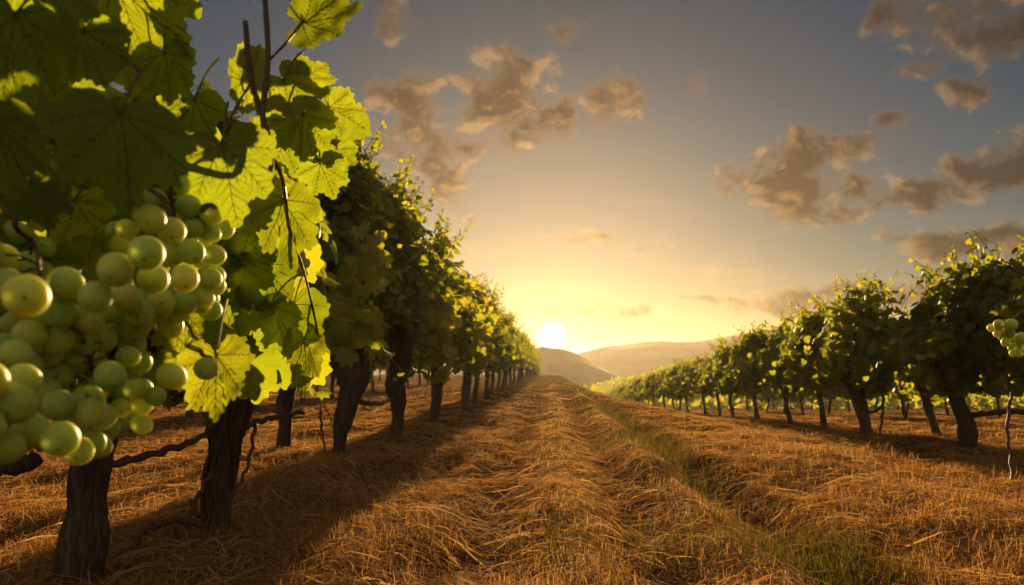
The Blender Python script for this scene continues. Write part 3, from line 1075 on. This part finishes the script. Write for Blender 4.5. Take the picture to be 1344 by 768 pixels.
def fg_cane(pxs, rad, n=40):
    P = catmull([(W(*p) if len(p) == 3 and p[2] > 0 else np.array(p[:3])) - FG0 for p in pxs], n)
    nod = 1 + .22 * np.exp(-((np.arange(n) % 8 - 4) / .9) ** 2)
    MB().tube(P, np.linspace(rad, rad * .7, n) * nod, 9, 0, .5, True, .05, 3).obj('cane', [M['cane']], fg)


fg_cane([(-330, 60, .80), (-120, 40, .72), (60, 70, .70), (150, 68, .70), (185, 95, .68)], .0028)
fg_cane([(-500, 420, .9), (-250, 260, .85), (0, 160, .80), (120, 215, .80), (260, 225, .80), (345, 240, .80), (352, 180, .82), (330, 105, .84), (322, 28, .84)], .0042)
fg_cane([(345, 240, .80), (352, 200, .80), (345, 150, .82), (352, 80, .84), (348, 0, .86), (344, -60, .88)], .0034)
fg_cane([(352, 80, .84), (372, 60, .85), (392, 36, .86), (400, 24, .87)], .0014, 14)
fg_cane([(330, 108, .84), (305, 150, .80), (290, 188, .76)], .0016, 14)
fg_cane([(352, 195, .82), (372, 240, .95), (380, 300, 1.10), (400, 360, 1.2), (418, 440, 1.3)], .0022, 24)
fg_cane([(120, 215, .80), (170, 235, .74), (215, 262, .70), (225, 300, .68)], .0026, 20)
fg_cane([(-60, 200, .72), (-10, 260, .66), (20, 290, .64)], .0022, 16)
fg_cane([(225, 300, .72), (240, 380, .78), (262, 450, .82)], .0016, 16)
fg_cane([(-200, 300, .72), (-40, 370, .66), (60, 410, .62), (110, 440, .62)], .0024, 20)

#        junction px/py/depth   tip px/py/ddepth   roll  tint  width
LEAVES = [
    (158, 148, .600, 168, 262, -.02, 4, .25, 1.02), (150, -26, .72, 240, 80, .03, -15, .55, 1.0), (78, 6, .78, 92, 84, .02, 10, .6, .9),
    (165, 80, .75, 205, 125, .02, 20, .6, 1.0), (398, 30, .87, 482, 22, .03, -25, .6, .95), (372, 106, .86, 384, 150, -.02, 5, .6, 1.25),
    (395, 105, .89, 430, 78, .02, 15, .55, 1.1), (398, 150, .90, 400, 215, .03, 8, .55, .95), (432, 140, .92, 480, 176, .02, -10, .5, .9),
    (330, 108, .88, 282, 80, .02, 5, .6, .9), (292, 190, .74, 306, 292, -.03, -8, .3, .80),
    (372, 262, 1.10, 388, 354, .02, 12, .55, .90), (345, 225, 1.0, 372, 262, .03, -15, .7, 1.0), (300, 330, 1.22, 325, 410, .02, -12, .3, 1.0),
    (345, 345, 1.25, 360, 420, .02, 14, .25, 1.0), (385, 400, 1.30, 395, 478, .02, 10, .3, 1.0), (355, 400, 1.28, 340, 462, .02, -12, .35, .9),
    (400, 445, 1.32, 412, 522, .02, 20, .65, .75), (284, 466, .80, 290, 558, .02, 12, .75, .80), (98, 262, .74, 82, 330, .02, 15, .7, 1.1),
    (62, 340, .72, 88, 402, .02, -10, .75, .95), (240, 398, .78, 238, 476, .02, 20, .8, .75), (-8, 105, .80, 34, 142, .02, 10, .65, 1.0),
    (20, 20, .58, 10, 130, .0, 10, .2, 1.0), (60, -30, .62, 30, 60, .0, -10, .15, 1.0), (-20, 150, .60, 30, 250, .0, 15, .2, 1.0),
    (110, 40, .66, 140, 118, .0, 0, .2, .9), (215, 70, .74, 235, 140, .02, 14, .3, 1.0), (215, 200, .80, 250, 250, .03, 0, .75, .9),
    (90, 190, .80, 60, 252, .02, 0, .65, 1.1), (130, 200, .82, 110, 262, .02, 12, .6, 1.0), (352, 250, 1.15, 350, 330, .02, 8, .5, .9),
    (205, 470, .80, 215, 520, .02, 0, .5, .9), (40, 240, .70, 70, 300, .0, 5, .25, 1.0), (255, 130, .86, 245, 200, .02, 10, .35, .9),
    (330, 290, 1.2, 310, 360, .02, 0, .3, 1.0), (375, 175, 1.05, 350, 235, .02, -8, .3, 1.0), (300, 395, 1.25, 320, 460, .02, 8, .3, 1.0),
    (-30, 300, .66, 0, 390, .0, 10, .3, 1.0), (10, 420, .75, 40, 480, .0, 0, .7, .9), (130, 300, .82, 150, 370, .02, 0, .4, 1.0),
    (190, 285, .84, 200, 350, .03, 15, .35, 1.0), (60, 100, .72, 90, 165, .0, 0, .25, 1.0), (170, 5, .80, 120, 60, .02, 0, .3, 1.0),
    (215, 372, .86, 275, 430, .02, 5, .35, 1.0), (420, 215, 1.05, 440, 262, .02, 0, .4, 1.0), (442, 195, 1.1, 452, 232, .02, 0, .4, 1.0),
]
for i, (jx, jy, jd, tx, ty, dt, roll, tint, wid) in enumerate(LEAVES):
    J, T = W(jx, jy, jd) - FG0, W(tx, ty, jd + dt) - FG0
    size = np.linalg.norm(T - J)
    X = (T - J) / size
    view = unit(np.array([0, 0, CAMZ]) - (J + FG0))
    N = view - X * np.dot(view, X); N = unit(N)
    Yv = np.cross(N, X)
    a = R(roll * 2.2 + fr.uniform(-8, 8))
    N, Yv = N * math.cos(a) + Yv * math.sin(a), Yv * math.cos(a) - N * math.sin(a)
    mb = MB()
    rich_leaf(mb, J, X, Yv, N, size, tint, fr, wid=wid)
    petiole(mb, J, J - X * .03 + np.array([fr.normal(0, .012), .045, .03]), .0011)
    mb.obj('leaf', [M['leaf_near'], M['vein']], fg)


def hanging_shoot(root, pxs, n, size, seed):
    """a leafy shoot hanging out over the path"""
    r = np.random.default_rng(seed)
    g = np.array(root.location)
    P = catmull([W(*p) - g for p in pxs], 24)
    mb = MB()
    mb.tube(P, np.linspace(.005, .002, 24), 5, 1)
    t = np.linspace(.03, 1, n)
    c = np.stack([np.interp(t, np.linspace(0, 1, 24), P[:, j]) for j in range(3)], 1)
    c = c + r.normal(0, .075, (n, 3)) * [1, .8, .7]
    N = unit(np.array([.15, -1, .15]) + r.normal(0, .45, (n, 3)))
    T = np.array([0, 0, -1.0]) + r.normal(0, .45, (n, 3))
    scatter_leaves(mb, c, N, T, size * r.uniform(.6, 1.15, n), r.uniform(.45, .85, n), mid_template(30), r)
    mb.obj('shoot', [M['leaf'], M['cane']], root)


hanging_shoot(v4, [(478, 340, 5.6), (462, 375, 5.3), (448, 410, 5.2), (436, 440, 5.1)], 44, .12, 1)
hanging_shoot(v4, [(500, 300, 5.9), (492, 345, 5.7), (482, 395, 5.6), (490, 440, 5.6)], 30, .11, 2)
hanging_shoot(v6, [(575, 385, 8.4), (588, 405, 8.3), (580, 445, 8.2), (576, 492, 8.2)], 52, .115, 3)
hanging_shoot(v7, [(640, 400, 11), (634, 430, 11), (628, 460, 11)], 20, .11, 5)


def fg_foliage():
    r = np.random.default_rng(19)
    mb = MB()
    boxes = [(-80, 470, -60, 250, 1.0, 1.5, 30), (-120, 250, -80, 300, .80, 1.25, 24), (-120, 120, 200, 480, .82, 1.1, 8), (275, 410, 270, 490, 1.30, 1.8, 72),
             (130, 225, 250, 430, .84, 1.1, 6)]
    for (x0, x1, y0, y1, d0, d1, n) in boxes:
        for _ in range(n):
            px, py, d = r.uniform(x0, x1), r.uniform(y0, y1), r.uniform(d0, d1)
            if 235 < px < 440 and py < 190 and (py < 90 or px < 330 or px > 400): continue
            if px > 250 and py < 110: continue
            J = W(px, py, d) - FG0
            w = J + FG0
            if -.52 < w[0] < -.36 and .86 < w[2] < 1.14: continue      # a gap the low sun shines through
            X = unit(np.array([r.normal(0, .5), r.normal(0, .35), -1 + r.normal(0, .3)]))
            N = unit(np.array([r.normal(0, .6), -1, r.normal(.2, .4)])); N = unit(N - X * np.dot(N, X))
            rich_leaf(mb, J, X, np.cross(N, X), N, r.uniform(.05, .085), r.beta(2, 2), r, True, 66, 4, False)
    return mb.obj('foliage', [M['leaf_near'], M['vein']], fg)


fg_foliage()

# ------------------------------------------------------------------ grape bunches
def grape_mesh():
    mb = MB()
    nu, nv = 28, 18
    th = np.linspace(0, np.pi, nv + 1)[1:-1]
    ph = np.arange(nu) / nu * 2 * np.pi
    V = [[0, 0, 1.02]]
    for t in th:
        for p in ph: V.append([math.sin(t) * math.cos(p), math.sin(t) * math.sin(p), 1.04 * math.cos(t)])
    V.append([0, 0, -1.02])
    V = np.array(V)
    a = np.arange(nu); b = (a + 1) % nu
    last = len(V) - 1
    tri = np.vstack([np.stack([np.zeros(nu, int), 1 + a, 1 + b], 1), np.stack([np.full(nu, last), last - nu + b, last - nu + a], 1)])
    q = np.vstack([np.stack([1 + i * nu + a, 1 + (i + 1) * nu + a, 1 + (i + 1) * nu + b, 1 + i * nu + b], 1) for i in range(nv - 2)])
    mb.add(V, tri, q, 0)
    mb.tube([(0, 0, -1.0), (0, 0, -1.06)], [.085, .05], 8, 1)
    mb.tube([(0, 0, 1.0), (.02, 0, 1.12), (.06, .02, 1.5)], [.13, .075, .06], 7, 2)
    return mb.mesh('grape', [M['grape'], M['cane'], M['vein']])


GM = grape_mesh()


def bunch(label, grapes, d0, spread, seed, rreal=.0115, stem=None, extra=0, dmap=None):
    """grapes = [(px, py, radius px)]; depths are spread so that berries touch but do not overlap"""
    r = np.random.default_rng(seed)
    P, Rr = [], []
    for (px, py, q) in grapes:
        d = d0 + r.uniform(-.2, .6) * spread if dmap is None else dmap(px, py, q)
        P.append(W(px, py, d)); Rr.append(.94 * q / F * d)
    P, Rr = np.array(P), np.array(Rr)
    if extra:
        inner = np.argsort(P[:, 0])[:int(len(P) * .72)]
        c = P[r.choice(inner, extra)] + np.stack([r.normal(-.002, .007, extra), 0 * P[:1, 0].repeat(extra), r.normal(0, .007, extra)], 1)
        c = np.array([0, 0, CAMZ]) + (c - [0, 0, CAMZ]) * (1 + r.uniform(.015, .06, extra) / d0)[:, None]
        P = np.vstack([P, c]); Rr = np.r_[Rr, np.full(extra, rreal) * r.uniform(.85, 1.1, extra)]
    for it in range(220):
        D = P[:, None] - P[None]
        dist = np.linalg.norm(D, axis=2) + np.eye(len(P))
        need = (Rr[:, None] + Rr[None]) * .965
        ov = np.clip(need - dist, 0, None) * (1 - np.eye(len(P)))
        if ov.max() < 2e-4: break
        sy = np.where(D[..., 1] >= 0, 1.0, -1.0)
        P += unit(P - [0, 0, CAMZ]) * ((ov * sy).sum(1) * .30)[:, None]
        P[:, [0, 2]] += (ov[..., None] * (D / dist[..., None])[..., [0, 2]]).sum(1) * .010
    top = W(*stem[0]) if stem else P[P[:, 2].argmax()] + np.array([0, .02, .03])
    root = empty('grape_bunch', tuple(top))
    tag(root, label, 'grapes', 'pale green grape bunches')
    cen = P.mean(0)
    mb = MB()
    low = P[P[:, 2].argmin()]
    ax = catmull([W(*s) - top for s in stem] + [cen + [0, .012, .01] - top, (cen + low) / 2 + [0, .015, 0] - top], 22) if stem else catmull([[0, 0, 0], (cen - top) * .5 + [0, .01, 0], cen - top, (cen + low) / 2 - top], 22)
    mb.tube(ax, np.linspace(.0026, .0014, 22), 7)
    for p, q in zip(P, Rr):
        a = ax[np.linalg.norm(ax + top + [0, 0, .012] - p, axis=1).argmin()]
        v = unit(a + top - p + np.array([0, 0, .004]))
        e = p - top + v * q * .95
        if np.linalg.norm(a - e) < 2.8 * q: mb.tube(catmull([a, (a + e) / 2 + [0, 0, .003], e], 6), .0009, 5)
        g = link('grape', GM, root, tuple(p - top))
        g.scale = (q, q, q * r.uniform(.98, 1.06))
        g.rotation_euler = Vector(v).to_track_quat('Z', 'Y').to_euler()
    mb.obj('stalk', [M['cane']], root)
    return root


bunch('large upper bunch of pale green grapes, its right edge glowing yellow in the sun',
      [(234, 244, 17), (247, 271, 16), (278, 281, 15), (225, 303, 19), (254, 298, 14), (276, 307, 13), (251, 330, 18), (281, 335, 15), (242, 365, 19), (201, 366, 21),
       (276, 365, 15), (267, 391, 14), (243, 396, 17), (229, 413, 13), (167, 302, 15), (198, 288, 20), (152, 354, 24), (192, 332, 24), (125, 390, 22), (163, 388, 20),
       (210, 397, 18), (185, 410, 18), (205, 262, 15), (222, 335, 17), (170, 262, 13)], .68, .045, 3,
      stem=[(226, 225, .70), (224, 250, .70)], extra=40, dmap=lambda px, py, q: min(.74, max(.56, F * .0118 / q)))
bunch('biggest lower bunch of shaded green grapes hanging in front of the nearest trunk',
      [(57, 484, 18), (95, 479, 18), (20, 466, 22), (145, 494, 21), (177, 512, 15), (77, 532, 21), (117, 543, 20), (142, 544, 14), (203, 520, 14), (183, 530, 16),
       (225, 494, 19), (158, 536, 14), (186, 557, 14), (18, 530, 30), (40, 565, 25), (79, 576, 25), (103, 592, 20), (122, 581, 17), (8, 585, 25), (136, 444, 18),
       (106, 448, 19), (72, 447, 20), (40, 440, 20), (168, 468, 15), (115, 420, 20), (80, 412, 20), (60, 515, 20), (125, 512, 18), (165, 430, 18), (30, 500, 24), (-18, 500, 28), (-22, 560, 28), (150, 410, 16), (55, 458, 20), (90, 468, 19), (20, 425, 18), (122, 474, 18), (60, 425, 18), (75, 490, 19), (35, 480, 20)],
      .58, .06, 4, stem=[(110, 400, .64), (105, 430, .64)], extra=44, dmap=lambda px, py, q: min(.70, max(.48, F * .0120 / q)))
bunch('small blurred bunch of grapes cut by the left edge, above the biggest bunch',
      [(20, 306, 17), (35, 317, 16), (60, 326, 13), (38, 347, 18), (54, 355, 15), (34, 388, 30), (2, 340, 22), (8, 372, 22), (-20, 330, 22)],
      .60, .05, 5, stem=[(20, 285, .64), (22, 300, .64)], extra=3, dmap=lambda px, py, q: min(.70, max(.42, F * .0118 / q)))
bunch('lone round grape against the yellow leaf beside the second trunk', [(270, 484, 16)], .76, 0, 6, stem=[(262, 452, .80), (266, 466, .78)])
bunch('small bright yellow bunch alone at the right edge in front of the right row',
      [(1311, 426, 7), (1327, 427, 9), (1312, 434, 7), (1318, 441, 8), (1321, 449, 7), (1332, 447, 8), (1340, 444, 8), (1329, 457, 6), (1338, 456, 7), (1330, 463, 5), (1338, 464, 5), (1309, 438, 5), (1325, 437, 7)],
      1.9, .03, 8, stem=[(1420, 395, 2.15), (1375, 398, 2.0), (1340, 410, 1.92)], extra=3, dmap=lambda px, py, q: 1.9)

# ------------------------------------------------------------------ haze over the valley
def haze():
    x0, x1, y0, y1, z0, z1 = -1750, 1750, -320, 1750, -12, 27
    v = np.array([(x, y, z) for z in (z0, z1) for y in (y0, y1) for x in (x0, x1)], float)
    q = [(0, 2, 3, 1), (4, 5, 7, 6), (0, 1, 5, 4), (2, 6, 7, 3), (0, 4, 6, 2), (1, 3, 7, 5)]
    m = bpy.data.materials.new('evening_haze')
    m.use_nodes = True
    t = m.node_tree
    t.nodes.clear()
    p = t.nodes.new('ShaderNodeVolumePrincipled')
    p.inputs['Color'].default_value = (.95, .88, .78, 1)
    p.inputs['Density'].default_value = HAZE
    p.inputs['Anisotropy'].default_value = .68
    o = t.nodes.new('ShaderNodeOutputMaterial')
    t.links.new(p.outputs[0], o.inputs['Volume'])
    m.cycles.homogeneous_volume = True
    return tag(MB().add(v, None, q).obj('haze', [m], None, False), 'thin golden evening haze filling the valley air', 'haze', None, 'stuff')


HAZE = .00020
haze()
